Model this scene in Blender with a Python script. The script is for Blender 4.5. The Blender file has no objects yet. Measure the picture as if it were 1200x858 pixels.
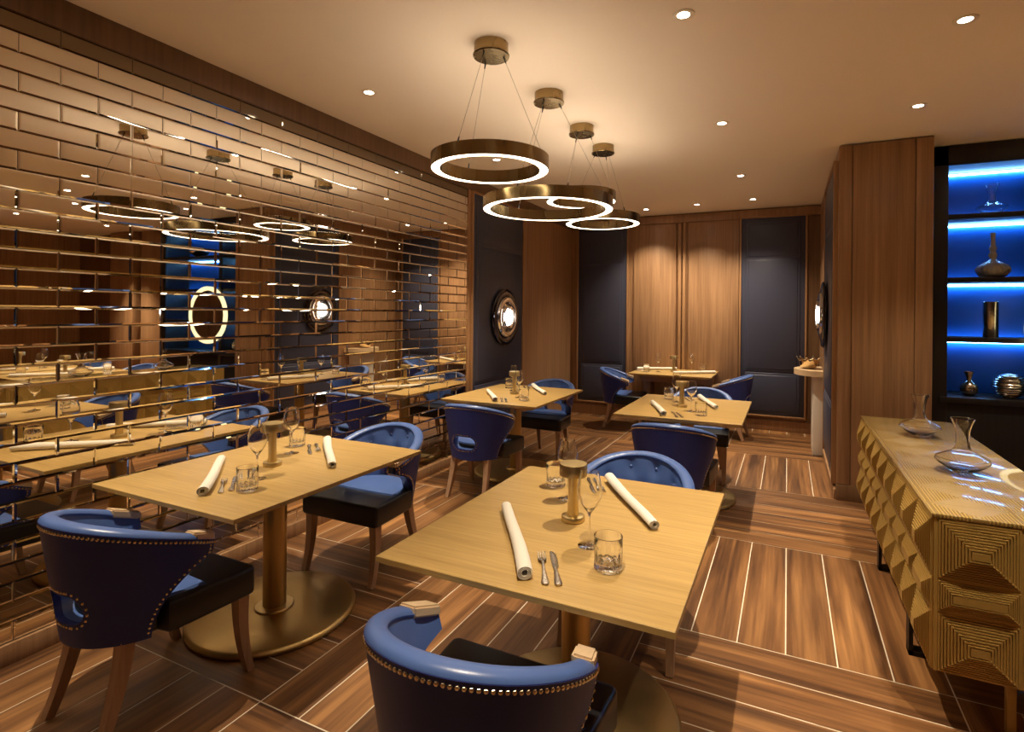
import bpy, bmesh, math, random
from mathutils import Vector, Matrix
random.seed(7)
PI = math.pi
scene = bpy.context.scene
COL = scene.collection

# ------------------------------------------------------------------ helpers
class MB:
    """collects shapes, then links them as ONE mesh object"""
    def __init__(self):
        self.v = []; self.f = []; self.m = []; self.sm = []
    def add(self, vs, fs, mi=0, smooth=False, M=None):
        o = len(self.v)
        for p in vs:
            p = Vector(p)
            if M is not None: p = M @ p
            self.v.append(p)
        for f in fs:
            self.f.append(tuple(i + o for i in f)); self.m.append(mi); self.sm.append(smooth)
        return self
    def box(self, x0, x1, y0, y1, z0, z1, mi=0, M=None):
        vs = [(x0,y0,z0),(x1,y0,z0),(x1,y1,z0),(x0,y1,z0),(x0,y0,z1),(x1,y0,z1),(x1,y1,z1),(x0,y1,z1)]
        fs = [(3,2,1,0),(4,5,6,7),(0,1,5,4),(1,2,6,5),(2,3,7,6),(3,0,4,7)]
        return self.add(vs, fs, mi, False, M)
    def bbox(self, x0, x1, y0, y1, z0, z1, b=.004, seg=2, mi=0, M=None):
        bm = bmesh.new(); bmesh.ops.create_cube(bm, size=1)
        for v in bm.verts:
            v.co = ((x0+x1)/2 + v.co.x*(x1-x0), (y0+y1)/2 + v.co.y*(y1-y0), (z0+z1)/2 + v.co.z*(z1-z0))
        bmesh.ops.bevel(bm, geom=list(bm.edges), offset=b, segments=seg, profile=.5, affect='EDGES')
        return self.frombm(bm, mi, True, M)
    def frombm(self, bm, mi=0, smooth=False, M=None):
        bm.verts.ensure_lookup_table(); bm.verts.index_update()
        self.add([v.co.copy() for v in bm.verts], [[v.index for v in f.verts] for f in bm.faces], mi, smooth, M)
        bm.free(); return self
    def lathe(self, prof, n=32, mi=0, M=None, smooth=True, closed=False, rad=None):
        """prof: (r,z) list; rad(i,a) optional radius multiplier"""
        vs = []; fs = []; idx = []
        for i, (r, z) in enumerate(prof):
            if r < 1e-6:
                idx.append([len(vs)]); vs.append((0,0,z))
            else:
                row = []
                for k in range(n):
                    a = 2*PI*k/n; q = r*(rad(i, a) if rad else 1)
                    row.append(len(vs)); vs.append((q*math.cos(a), q*math.sin(a), z))
                idx.append(row)
        m = len(prof)
        for i in range(m if closed else m-1):
            A, B = idx[i], idx[(i+1) % m]
            if len(A) == 1 and len(B) == 1: continue
            for k in range(n):
                k2 = (k+1) % n
                if len(A) == 1: fs.append((A[0], B[k2], B[k]))
                elif len(B) == 1: fs.append((A[k], A[k2], B[0]))
                else: fs.append((A[k], A[k2], B[k2], B[k]))
        return self.add(vs, fs, mi, smooth, M)
    def tube(self, pts, r, n=8, mi=0, cap=True, M=None, sq=None, up=(0,0,1), smooth=True):
        pts = [Vector(p) for p in pts]; N = len(pts)
        vs = []; fs = []
        for i, p in enumerate(pts):
            d = (pts[min(i+1, N-1)] - pts[max(i-1, 0)]).normalized()
            u = Vector(up)
            if abs(d.dot(u)) > .98: u = Vector((1,0,0))
            s = d.cross(u).normalized(); w = s.cross(d).normalized()
            rr = r[i] if isinstance(r, (list, tuple)) else r
            rx, ry = (rr if isinstance(rr, tuple) else (rr, rr))
            for k in range(n):
                a = 2*PI*(k + (.5 if sq else 0))/n
                vs.append(p + s*(math.cos(a)*rx) + w*(math.sin(a)*ry))
        for i in range(N-1):
            for k in range(n):
                k2 = (k+1) % n
                fs.append((i*n+k, i*n+k2, (i+1)*n+k2, (i+1)*n+k))
        if cap:
            fs.append(tuple(reversed(range(n)))); fs.append(tuple(range((N-1)*n, N*n)))
        return self.add(vs, fs, mi, smooth, M)
    def prism(self, poly, z0, z1, mi=0, M=None, smooth=False):
        n = len(poly)
        vs = [(x, y, z0) for x, y in poly] + [(x, y, z1) for x, y in poly]
        fs = [tuple(reversed(range(n))), tuple(range(n, 2*n))]
        for i in range(n):
            j = (i+1) % n; fs.append((i, j, n+j, n+i))
        return self.add(vs, fs, mi, smooth, M)
    def mesh(self, name, mats):
        me = bpy.data.meshes.new(name)
        me.from_pydata([tuple(v) for v in self.v], [], self.f)
        for m in (mats if isinstance(mats, (list, tuple)) else [mats]): me.materials.append(m)
        for p, mi, s in zip(me.polygons, self.m, self.sm):
            p.material_index = mi; p.use_smooth = s
        bm = bmesh.new(); bm.from_mesh(me)
        bmesh.ops.recalc_face_normals(bm, faces=list(bm.faces))
        for e in bm.edges:
            if len(e.link_faces) == 2 and e.calc_face_angle(0) > math.radians(38): e.smooth = False
        bm.to_mesh(me); bm.free(); me.update()
        return me
    def build(self, name, mats, parent=None, loc=(0,0,0), rotz=0):
        return link(name, self.mesh(name, mats), parent, loc, rotz)

def link(name, data, parent=None, loc=(0,0,0), rotz=0):
    o = bpy.data.objects.new(name, data); COL.objects.link(o)
    o.location = loc; o.rotation_euler = (0, 0, rotz)
    if parent: o.parent = parent
    return o
def tag(o, label, cat, group=None):
    o['label'] = label; o['category'] = cat
    if group: o['group'] = group
    return o
def thing(name, label, cat, loc=(0,0,0), rotz=0, group=None):
    return tag(link(name, None, None, loc, rotz), label, cat, group)
def struct(o):
    o['kind'] = 'structure'; return o
def dup(o, loc, rotz, label, group=None, name=None):
    def rec(src, par):
        c = src.copy(); COL.objects.link(c)
        if par: c.parent = par
        for ch in KIDS.get(src.name, []): rec(ch, c)
        return c
    r = rec(o, None); r.location = loc; r.rotation_euler = (0, 0, rotz); r['label'] = label
    if group: r['group'] = group
    return r
KIDS = {}
def kids(root):
    """remember the tree of a prototype (children lists need a depsgraph update otherwise)"""
    for o in list(bpy.data.objects):
        if o.parent is not None:
            L = KIDS.setdefault(o.parent.name, [])
            if o not in L: L.append(o)

# ------------------------------------------------------------------ materials
def new_mat(name):
    m = bpy.data.materials.new(name); m.use_nodes = True
    nt = m.node_tree; b = nt.nodes['Principled BSDF']
    return m, nt, b
def nd(nt, t, **kw):
    n = nt.nodes.new(t)
    for k, v in kw.items(): setattr(n, k, v)
    return n
def setin(n, **kw):
    for k, v in kw.items(): n.inputs[k.replace('_', ' ')].default_value = v
def rgba(c): return (c[0], c[1], c[2], 1)
def plain(name, col, rough=.5, metal=0, bump=0, bscale=200, spec=None, coat=0, var=0, vscale=3):
    m, nt, b = new_mat(name)
    setin(b, Base_Color=rgba(col), Roughness=rough, Metallic=metal)
    if spec is not None: b.inputs['Specular IOR Level'].default_value = spec
    if coat: b.inputs['Coat Weight'].default_value = coat; b.inputs['Coat Roughness'].default_value = .12
    tc = nd(nt, 'ShaderNodeTexCoord')
    if bump:
        n = nd(nt, 'ShaderNodeTexNoise'); setin(n, Scale=bscale, Detail=4)
        nt.links.new(tc.outputs['Object'], n.inputs['Vector'])
        bp = nd(nt, 'ShaderNodeBump'); setin(bp, Strength=bump, Distance=.002)
        nt.links.new(n.outputs['Fac'], bp.inputs['Height']); nt.links.new(bp.outputs['Normal'], b.inputs['Normal'])
    if var:
        n2 = nd(nt, 'ShaderNodeTexNoise'); setin(n2, Scale=vscale, Detail=3)
        nt.links.new(tc.outputs['Object'], n2.inputs['Vector'])
        mx = nd(nt, 'ShaderNodeMix', data_type='RGBA')
        mx.inputs['A'].default_value = rgba([c*(1-var) for c in col]); mx.inputs['B'].default_value = rgba([min(1, c*(1+var)) for c in col])
        nt.links.new(n2.outputs['Fac'], mx.inputs['Factor']); nt.links.new(mx.outputs['Result'], b.inputs['Base Color'])
    return m
def wood(name, dark, light, scale=(28, 28, 1.4), rough=.45, coarse=1.0, coord='Object', bump=.05, contrast=(.35, .68), big=.35):
    """grain runs along the axis with the small scale value"""
    m, nt, b = new_mat(name); setin(b, Roughness=rough)
    tc = nd(nt, 'ShaderNodeTexCoord')
    mp = nd(nt, 'ShaderNodeMapping'); mp.inputs['Scale'].default_value = scale
    nt.links.new(tc.outputs[coord], mp.inputs['Vector'])
    n = nd(nt, 'ShaderNodeTexNoise'); setin(n, Scale=coarse, Detail=6, Roughness=.62, Distortion=.25)
    nt.links.new(mp.outputs['Vector'], n.inputs['Vector'])
    mp2 = nd(nt, 'ShaderNodeMapping'); mp2.inputs['Scale'].default_value = [s*.14 for s in scale]
    nt.links.new(tc.outputs[coord], mp2.inputs['Vector'])
    n2 = nd(nt, 'ShaderNodeTexNoise'); setin(n2, Scale=coarse, Detail=3, Distortion=.8)
    nt.links.new(mp2.outputs['Vector'], n2.inputs['Vector'])
    mix = nd(nt, 'ShaderNodeMix', data_type='FLOAT'); mix.inputs['Factor'].default_value = big
    nt.links.new(n.outputs['Fac'], mix.inputs['A']); nt.links.new(n2.outputs['Fac'], mix.inputs['B'])
    cr = nd(nt, 'ShaderNodeValToRGB')
    cr.color_ramp.elements[0].position = contrast[0]; cr.color_ramp.elements[0].color = rgba(dark)
    cr.color_ramp.elements[1].position = contrast[1]; cr.color_ramp.elements[1].color = rgba(light)
    nt.links.new(mix.outputs['Result'], cr.inputs['Fac']); nt.links.new(cr.outputs['Color'], b.inputs['Base Color'])
    if bump:
        bp = nd(nt, 'ShaderNodeBump'); setin(bp, Strength=bump, Distance=.002)
        nt.links.new(n.outputs['Fac'], bp.inputs['Height']); nt.links.new(bp.outputs['Normal'], b.inputs['Normal'])
    return m
def brushed(name, col, rough=.3, scale=(2, 2, 300), var=.12):
    m, nt, b = new_mat(name); setin(b, Base_Color=rgba(col), Metallic=1, Roughness=rough)
    tc = nd(nt, 'ShaderNodeTexCoord'); mp = nd(nt, 'ShaderNodeMapping'); mp.inputs['Scale'].default_value = scale
    nt.links.new(tc.outputs['Object'], mp.inputs['Vector'])
    n = nd(nt, 'ShaderNodeTexNoise'); setin(n, Scale=1, Detail=4)
    nt.links.new(mp.outputs['Vector'], n.inputs['Vector'])
    mr = nd(nt, 'ShaderNodeMapRange'); setin(mr, To_Min=max(.02, rough-var), To_Max=rough+var)
    nt.links.new(n.outputs['Fac'], mr.inputs['Value']); nt.links.new(mr.outputs['Result'], b.inputs['Roughness'])
    return m
def emit(name, col, s):
    m, nt, b = new_mat(name)
    setin(b, Base_Color=(0,0,0,1), Emission_Color=rgba(col), Emission_Strength=s, Roughness=.6); b.inputs['Specular IOR Level'].default_value = 0
    return m
def glass(name, col=(1,1,1), rough=0, ior=1.5):
    m, nt, b = new_mat(name)
    setin(b, Base_Color=rgba(col), Roughness=rough, IOR=ior); b.inputs['Transmission Weight'].default_value = 1
    return m

M = {}
M['ceiling'] = plain('ceiling_paint', (.86,.735,.58), .85, bump=.03, bscale=120)
M['veneer'] = wood('walnut_veneer', (.235,.122,.058), (.43,.245,.125), (36,36,1.1), .42)
M['veneer_dark'] = wood('walnut_veneer_dark', (.12,.06,.026), (.2,.105,.048), (36,36,1.1), .45)
M['veneer_frame'] = wood('walnut_frame', (.31,.165,.075), (.42,.23,.11), (40,40,1.1), .42)
M['oak_top'] = wood('oak_tabletop', (.33,.205,.065), (.52,.345,.125), (3.2,110,110), .36, contrast=(.3,.7), big=.25, bump=.03)
M['oak_pale'] = wood('pale_wood', (.60,.42,.24), (.72,.55,.34), (30,4,30), .5)
M['leg'] = wood('ash_leg', (.33,.19,.11), (.46,.29,.18), (60,60,4), .45)
M['arm'] = wood('light_arm_wood', (.62,.45,.27), (.75,.58,.38), (60,6,60), .4)
M['navy'] = plain('navy_leather', (.026,.036,.18), .38, spec=.2, bump=.12, bscale=320, var=.15, vscale=6)
M['blue'] = plain('mid_blue_leather', (.07,.13,.35), .33, bump=.1, bscale=320, var=.12, vscale=7)
M['black'] = plain('black_leather', (.010,.010,.012), .34, bump=.14, bscale=280)
M['brass'] = brushed('brushed_brass', (.74,.57,.28), .33, (3,3,40), .03)
M['brass_disc'] = brushed('aged_brass', (.56,.40,.17), .38, (3,60,3), .1)
M['bronze'] = brushed('bronze_band', (.33,.235,.11), .27, (9,9,1), .08)
M['gold'] = plain('polished_gold', (.80,.66,.42), .12, 1)
M['nail'] = plain('brass_nail', (.66,.56,.40), .25, 1)
M['steel'] = plain('cutlery_steel', (.68,.64,.58), .27, 1)
M['chrome'] = plain('dark_chrome', (.10,.10,.125), .1, 1)
M['chrome_light'] = plain('bright_chrome', (.62,.62,.66), .1, 1)
M['mirror'] = plain('mirror_glass', (.88,.84,.76), .012, 1)
M['mirror_dark'] = plain('bronze_mirror_glass', (.26,.21,.16), .06, 1)
M['mirror_clear'] = plain('round_mirror', (.8,.78,.75), .01, 1)
M['grout'] = plain('pale_grout', (.74,.66,.53), .8)
M['mastic'] = plain('dark_joint', (.03,.025,.02), .7)
M['linen'] = plain('white_linen', (.70,.655,.58), .85, bump=.25, bscale=500)
M['panel'] = plain('slate_blue_leather', (.046,.050,.085), .42, bump=.12, bscale=260)
M['blackwood'] = wood('black_stained_oak', (.010,.008,.008), (.024,.019,.017), (40,40,1.5), .42)
M['glass'] = glass('clear_glass')
M['sheet'] = glass('glass_sheet', (.97,.99,.97))
M['silver'] = plain('hammered_silver', (.55,.5,.44), .2, 1, bump=.5, bscale=60)
M['silver_rib'] = plain('ribbed_silver', (.55,.5,.44), .2, 1)
M['smoke'] = plain('grey_ribbed_glaze', (.42,.40,.39), .16, 0, coat=.8)
M['ring_light'] = emit('ring_diffuser', (1,.86,.66), 7)
M['added_fill'] = emit('added_ceiling_fill', (1,.84,.66), 12.5)  # glow added to lift the ceiling, no known part of the pendants
M['lens'] = emit('downlight_lens', (1,.90,.72), 30)
M['led'] = emit('cool_led_strip', (.22,.58,1), 26)
M['mirror_rim'] = emit('mirror_rim_light', (1,.86,.46), 1.6)
M['bulb'] = emit('sconce_bulb', (1,.93,.82), 16)
M['trimwhite'] = plain('white_trim_metal', (.8,.7,.55), .4)
M['blueback'] = plain('cobalt_lacquer', (.02,.17,.78), .4)
M['white_box'] = plain('cream_lacquer', (.80,.74,.64), .5)
M['dark_metal'] = plain('dark_metal', (.02,.018,.015), .4, .6)
M['cable'] = plain('steel_cable', (.35,.28,.2), .4, 1)
M['glasslens'] = glass('sconce_glass', (1,.97,.93), .06)

# sideboard: gold-brown ribbed wood
def ribbed_top():
    m, nt, b = new_mat('gold_ribbed_wood_under_glass'); setin(b, Roughness=.42)
    b.inputs['Coat Weight'].default_value = 1; b.inputs['Coat Roughness'].default_value = .05; b.inputs['Coat IOR'].default_value = 1.6
    tc = nd(nt, 'ShaderNodeTexCoord'); sp = nd(nt, 'ShaderNodeSeparateXYZ'); nt.links.new(tc.outputs['Object'], sp.inputs[0])
    def mth(op, a, bb=None):
        n = nd(nt, 'ShaderNodeMath', operation=op)
        for i, q in enumerate((a, bb)):
            if q is None: continue
            if isinstance(q, (int, float)): n.inputs[i].default_value = q
            else: nt.links.new(q, n.inputs[i])
        return n.outputs[0]
    fx = mth('ABSOLUTE', mth('SUBTRACT', mth('FRACT', mth('DIVIDE', sp.outputs[0], .25)), .5))
    fy = mth('ABSOLUTE', mth('SUBTRACT', mth('FRACT', mth('DIVIDE', sp.outputs[1], .2333)), .5))
    d = mth('MAXIMUM', fx, fy)
    s = mth('SINE', mth('MULTIPLY', d, 2*PI*22))
    mr = nd(nt, 'ShaderNodeMapRange'); setin(mr, From_Min=-1, From_Max=1); nt.links.new(s, mr.inputs['Value'])
    mx = nd(nt, 'ShaderNodeMix', data_type='RGBA'); mx.inputs['A'].default_value = (.26,.16,.04,1); mx.inputs['B'].default_value = (.55,.37,.11,1)
    nt.links.new(mr.outputs['Result'], mx.inputs['Factor']); nt.links.new(mx.outputs['Result'], b.inputs['Base Color'])
    bp = nd(nt, 'ShaderNodeBump'); setin(bp, Strength=.6, Distance=.004); nt.links.new(s, bp.inputs['Height']); nt.links.new(bp.outputs['Normal'], b.inputs['Normal'])
    return m
M['rib_top'] = ribbed_top()
M['rib'] = plain('gold_stained_wood', (.42,.265,.07), .36, .15, var=.12, vscale=9)

def floor_mat():
    m, nt, b = new_mat('walnut_plank_tile')
    uv = nd(nt, 'ShaderNodeUVMap'); uv.uv_map = 'UVMap'
    at = nd(nt, 'ShaderNodeAttribute'); at.attribute_name = 'rnd'
    mp = nd(nt, 'ShaderNodeMapping'); mp.inputs['Scale'].default_value = (1.3, 34, 1)
    nt.links.new(uv.outputs['UV'], mp.inputs['Vector'])
    n = nd(nt, 'ShaderNodeTexNoise'); setin(n, Scale=1, Detail=7, Roughness=.6, Distortion=.25)
    nt.links.new(mp.outputs['Vector'], n.inputs['Vector'])
    mp2 = nd(nt, 'ShaderNodeMapping'); mp2.inputs['Scale'].default_value = (.55, 9, 1)
    nt.links.new(uv.outputs['UV'], mp2.inputs['Vector'])
    n2 = nd(nt, 'ShaderNodeTexNoise'); setin(n2, Scale=1, Detail=4, Roughness=.5, Distortion=.6)
    nt.links.new(mp2.outputs['Vector'], n2.inputs['Vector'])
    mix = nd(nt, 'ShaderNodeMix', data_type='FLOAT'); mix.inputs['Factor'].default_value = .58
    nt.links.new(n.outputs['Fac'], mix.inputs['A']); nt.links.new(n2.outputs['Fac'], mix.inputs['B'])
    cr = nd(nt, 'ShaderNodeValToRGB'); e = cr.color_ramp.elements
    e[0].position = .36; e[0].color = (.060,.024,.009,1); e[1].position = .66; e[1].color = (.38,.185,.064,1)
    q = cr.color_ramp.elements.new(.5); q.color = (.18,.079,.027,1)
    nt.links.new(mix.outputs['Result'], cr.inputs['Fac'])
    hs = nd(nt, 'ShaderNodeHueSaturation')
    mr = nd(nt, 'ShaderNodeMapRange'); setin(mr, To_Min=.82, To_Max=1.18)
    nt.links.new(at.outputs['Fac'], mr.inputs['Value']); nt.links.new(mr.outputs['Result'], hs.inputs['Value'])
    nt.links.new(cr.outputs['Color'], hs.inputs['Color']); nt.links.new(hs.outputs['Color'], b.inputs['Base Color'])
    setin(b, Roughness=.42)
    bp = nd(nt, 'ShaderNodeBump'); setin(bp, Strength=.08, Distance=.002)
    nt.links.new(n.outputs['Fac'], bp.inputs['Height']); nt.links.new(bp.outputs['Normal'], b.inputs['Normal'])
    return m
M['floor'] = floor_mat()

# ------------------------------------------------------------------ the room
XL, YB, ZC = -2.95, 7.69, 2.88          # mirror wall, back wall, ceiling
XR, YF = 6.6, -1.7

def make_floor():
    B = 1.21; W = B/6; g = .0027
    vs = []; fs = []; mi = []; uvs = []; rnd = []
    x0, x1, y0, y1 = -3.1, XR+.1, YF-.1, YB+.2
    def quad(a, b, c, d, z, m, uv, r):
        o = len(vs); vs.extend([(a,c,z),(b,c,z),(b,d,z),(a,d,z)]); fs.append((o,o+1,o+2,o+3)); mi.append(m); uvs.append(uv); rnd.append(r)
    quad(x0, x1, y0, y1, -.0012, 1, [(0,0)]*4, 0)
    gx, gy = .61, 1.45
    for i in range(-4, 7):
        for j in range(-4, 7):
            bx, by = gx + B*(i-1), gy + B*j
            for k in range(6):
                along_y = (i + j) % 2 == 1
                u0, w0, r = random.random()*20, random.random()*20, random.random()
                if along_y: a, b, c, d = bx+k*W, bx+(k+1)*W, by, by+B
                else: a, b, c, d = bx, bx+B, by+k*W, by+(k+1)*W
                a, b, c, d = max(a+g, x0), min(b-g, x1), max(c+g, y0), min(d-g, y1)
                if b-a < .01 or d-c < .01: continue
                if along_y: uv = [(u0+c, w0+a),(u0+c, w0+b),(u0+d, w0+b),(u0+d, w0+a)]
                else: uv = [(u0+a, w0+c),(u0+b, w0+c),(u0+b, w0+d),(u0+a, w0+d)]
                quad(a, b, c, d, 0, 0, uv, r)
    me = bpy.data.meshes.new('floor'); me.from_pydata(vs, [], fs)
    me.materials.append(M['floor']); me.materials.append(M['grout'])
    ul = me.uv_layers.new(name='UVMap'); at = me.attributes.new('rnd', 'FLOAT', 'FACE')
    for p in me.polygons:
        p.material_index = mi[p.index]; at.data[p.index].value = rnd[p.index]
        for k, li in enumerate(p.loop_indices): ul.data[li].uv = uvs[p.index][k]
    return struct(link('floor', me))
make_floor()
struct(MB().box(-3.1, XR+.1, YF-.1, YB+.2, ZC, ZC+.1).build('ceiling', M['ceiling']))
struct(MB().box(-3.1, XL-.012, YF, YB+.2, 0, ZC).build('wall_left', M['veneer']))
struct(MB().box(-3.1, 1.0, YB+.03, YB+.2, 0, ZC).build('wall_back', M['veneer']))
struct(MB().box(XR, XR+.1, YF, YB, 0, ZC).build('wall_right', M['veneer']))
struct(MB().box(-3.1, XR+.1, YF-.1, YF, 0, ZC).build('wall_front', M['veneer_dark']))
struct(MB().box(1.0, XR, 5.86, 5.96, 0, ZC).build('wall_alcove', M['veneer_dark']))

# mirror tiles: bevelled brick-bond mirror bricks
Y_MIR0, Y_MIR1, Z_M0, Z_M1 = -1.55, 4.745, .092, 2.744
def mirror_tiles():
    mb = MB(); L, Hh, bw, bd = .295, .0829, .0082, .0012
    rows = int(round((Z_M1-Z_M0)/Hh)); Hh = (Z_M1-Z_M0)/rows
    for r in range(rows):
        z1 = Z_M1 - r*Hh; z0 = z1 - Hh
        off = 1.302 if r % 2 == 0 else 1.302 + L/2
        k0 = int(math.floor((Y_MIR0-off)/L))
        for k in range(k0, k0+30):
            a, b = max(off+k*L, Y_MIR0), min(off+(k+1)*L, Y_MIR1)
            if b-a < .02: continue
            e = .0011
            o = [(XL-.0002,a+e,z0+e),(XL-.0002,b-e,z0+e),(XL-.0002,b-e,z1-e),(XL-.0002,a+e,z1-e)]
            i = [(XL+bd,a+bw,z0+bw),(XL+bd,b-bw,z0+bw),(XL+bd,b-bw,z1-bw),(XL+bd,a+bw,z1-bw)]
            mb.add(o+i, [(4,5,6,7),(0,1,5,4),(1,2,6,5),(2,3,7,6),(3,0,4,7)], 2 if r == 0 else 0)
    mb.box(XL-.012, XL-.002, Y_MIR0, Y_MIR1, Z_M0, Z_M1, 1)
    me = mb.mesh('mirror_tiles', [M['mirror'], M['mastic'], M['mirror_dark']])
    # make sure tiles face the room
    return tag(link('mirror_tiles', me), 'brick shaped mirror tiles with slanted shiny edges covering the long left wall', 'mirror')
mirror_tiles()
struct(MB().bbox(XL-.012, XL+.012, YF, YB, Z_M1, ZC, .002).build('trim_1', M['veneer_dark']))
struct(MB().bbox(XL-.012, XL+.012, Y_MIR1, Y_MIR1+.04, 0.09, Z_M1, .002).build('trim_2', M['veneer_frame']))
struct(MB().bbox(XL-.012, XL+.016, YF, YB, 0, .088, .003).build('baseboard_left', M['veneer']))
struct(MB().bbox(-2.93, .37, YB+.002, YB+.031, 0, .137, .003).build('baseboard_back', M['veneer']))
# header board and cornice of the back wall
struct(MB().bbox(-2.93, .40, YB-.012, YB+.031, 2.755, 2.862, .003).build('trim_3', M['veneer']))

# padded leather wall panels
def nails(mb, pts, r=.006, nrm=(0,-1,0)):
    n = Vector(nrm); up = Vector((0,0,1)) if abs(n.z) < .9 else Vector((1,0,0))
    s = n.cross(up).normalized(); w = s.cross(n)
    for p in pts:
        p = Vector(p); vs = []; fs = []
        for (rr, h) in ((1, 0), (.75, .45)):
            for k in range(6):
                a = PI*k/3; vs.append(p + (s*math.cos(a) + w*math.sin(a))*r*rr + n*r*h)
        vs.append(p + n*r*.7)
        for k in range(6):
            k2 = (k+1) % 6; fs.append((k, k2, 6+k2, 6+k)); fs.append((6+k, 6+k2, 12))
        mb.add(vs, fs, 0, True)
def wall_panel(label, w, z0, z1, splits, loc, rotz, border=.085):
    """front faces local -Y; x from 0..w"""
    t = thing('padded_wall_panel', label, 'wall panel', loc, rotz)
    MB().bbox(0, w, -.012, .03, z0, z1, .004).build('backing_board', M['panel'], t)
    f = MB(); fw = .022
    for (a, b, c, d) in ((-fw, 0, z0-fw, z1+fw), (w, w+fw, z0-fw, z1+fw)): f.bbox(a, b, -.026, .03, c, d, .003)
    for (c, d) in ((z0-fw, z0), (z1, z1+fw)): f.bbox(0, w, -.026, .03, c, d, .003)
    f.build('wood_frame', M['veneer_frame'], t)
    for (a, b) in splits:
        p = MB()
        # raised roll border then padded centre
        p.bbox(border-.03, w-border+.03, -.020, -.005, a-.03, b+.03, .007, 3)
        p.build('roll_border', M['panel'], t)
        c = MB(); c.bbox(border, w-border, -.026, -.01, a, b, .010, 3)
        n = int((b-a)/.035)
        for k in range(n+1):
            z = a + .01 + (b-a-.02)*k/max(1, n)
            nails(c, [(border+.006, -.024, z), (w-border-.006, -.024, z)], .0035)
        c.build('pad', M['panel'], t)
    return t
SPL = [(2.25, 2.67), (.79, 2.205), (.25, .715)]
wall_panel('navy padded leather wall panel left of the double wood doors panelling', .735, .20, 2.75, SPL, (-2.827, YB, 0), 0)
wall_panel('navy padded leather wall panel right of the light wood panels, near the console', .753, .20, 2.75, SPL, (-.554, YB, 0), 0)
wall_panel('wide navy padded leather panel holding the round sconce beside the mirror bricks', 1.16, .15, 2.72, [(2.22, 2.64), (.77, 2.14), (.22, .70)], (XL+.012, 4.81, 0), PI/2)
PX, PY = .375, 5.08
wall_panel('navy padded leather panel on the pillar side behind the console sconce', 1.16, .13, 2.75, [(2.25, 2.67), (.79, 2.205), (.25, .715)], (PX-.014, 6.32, 0), -PI/2)

# light wood panels between the padded panels (each lift-off board its own thing)
def board(name, x0, x1, y0, y1, z0, z1, mat, label, b=.004):
    return tag(MB().bbox(x0, x1, y0, y1, z0, z1, b).build(name, mat), label, 'wall panel')
board('wood_wall_panel', -1.995, -1.40, YB-.004, YB+.03, .14, 2.75, M['veneer'], 'tall walnut wall panel behind the left half of the rear table')
board('wood_wall_panel', -1.235, -.585, YB-.004, YB+.03, .14, 2.75, M['veneer'], 'tall walnut wall panel behind the right half of the rear table')
t = thing('wood_pilaster', 'narrow fluted walnut strip between the two tall walnut wall panels', 'wall panel', (-1.318, YB, 0))
MB().bbox(-.05, -.012, -.012, .03, .14, 2.75, .003).build('strip', M['veneer_frame'], t)
MB().bbox(.008, .046, -.012, .03, .14, 2.75, .003).build('strip', M['veneer_frame'], t)
struct(MB().box(.225, PX, YB-.002, YB+.03, .137, 2.75).build('trim_4', M['veneer_dark']))

# pillar on the right
struct(MB().box(PX, 1.0, PY, YB+.1, 0, ZC-.006).build('wall_pillar', M['veneer']))
for nm_, a, b in (('trim_5', PX-.006, .462), ('trim_6', .468, .882), ('trim_7', .888, 1.0)):
    struct(MB().bbox(a, b, PY-.016, PY+.01, .135, ZC-.012, .003).build(nm_, M['veneer']))
struct(MB().bbox(PX-.008, 1.0, PY-.02, PY+.01, 0, .13, .003).build('baseboard_pillar', M['veneer_dark']))
struct(MB().bbox(PX-.024, PX-.001, PY, YB, 0, .085, .003).build('baseboard_side', M['veneer']))
struct(MB().bbox(PX-.012, PX+.01, 6.36, YB, .09, 2.86, .003).build('trim_8', M['veneer']))
# doorway panel on the far right wall, seen in the mirror
struct(MB().bbox(XR-.03, XR+.01, 3.0, 4.9, 0, 2.3, .004).build('door_1', M['veneer']))
struct(MB().bbox(4.6, 5.3, 5.72, 5.87, 0, ZC-.01, .004).build('trim_9', M['veneer']))
struct(MB().bbox(3.75, 4.5, 5.80, 5.87, 0, ZC-.01, .004).build('trim_10', M['veneer']))

# ------------------------------------------------------------------ chair
ZB, ZARM, ZTOP = .325, .612, .757
def chair_y_front(z):          # how far forward the shell reaches at height z
    if z > .565: return .085
    s = max(0, (z-ZB)/(.565-ZB))
    return -.115 + .20*s**2.2
def chair_wd(z):
    s = (z-ZB)/(.70-ZB)
    return .240+.062*s, .272+.052*s
def chair_pt(tt, vv, off):
    """tt in -1..1 round the shell, vv 0..1 up; off = inward offset"""
    zend = ZB + (ZARM-ZB)*vv
    yf = chair_y_front(zend)
    w, d = chair_wd(zend); k = .30
    def tend(y):
        return PI/2 + y/k if y >= 0 else math.acos(min(1, -y/d))
    T = tt*tend(yf); Ttop = PI/2 + .085/k
    c = max(0, math.cos(min(1, abs(T)/Ttop)*PI/2))
    zt = ZARM + (ZTOP-ZARM)*c
    z = ZB + (zt-ZB)*vv
    w, d = chair_wd(z); w -= off; d -= off
    a = abs(T)
    if a <= PI/2: x, y = w*math.sin(a), -d*math.cos(a)
    else: x, y = w - .02*((a-PI/2)/.28)**2, (a-PI/2)*k
    return Vector((math.copysign(x, T) if T else 0, y, z))
NT, NV = 56, 14
BUT = [(-.42, .80), (-.14, .86), (.14, .86), (.42, .80), (0, .60), (-.28, .58), (.28, .58)]
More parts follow.
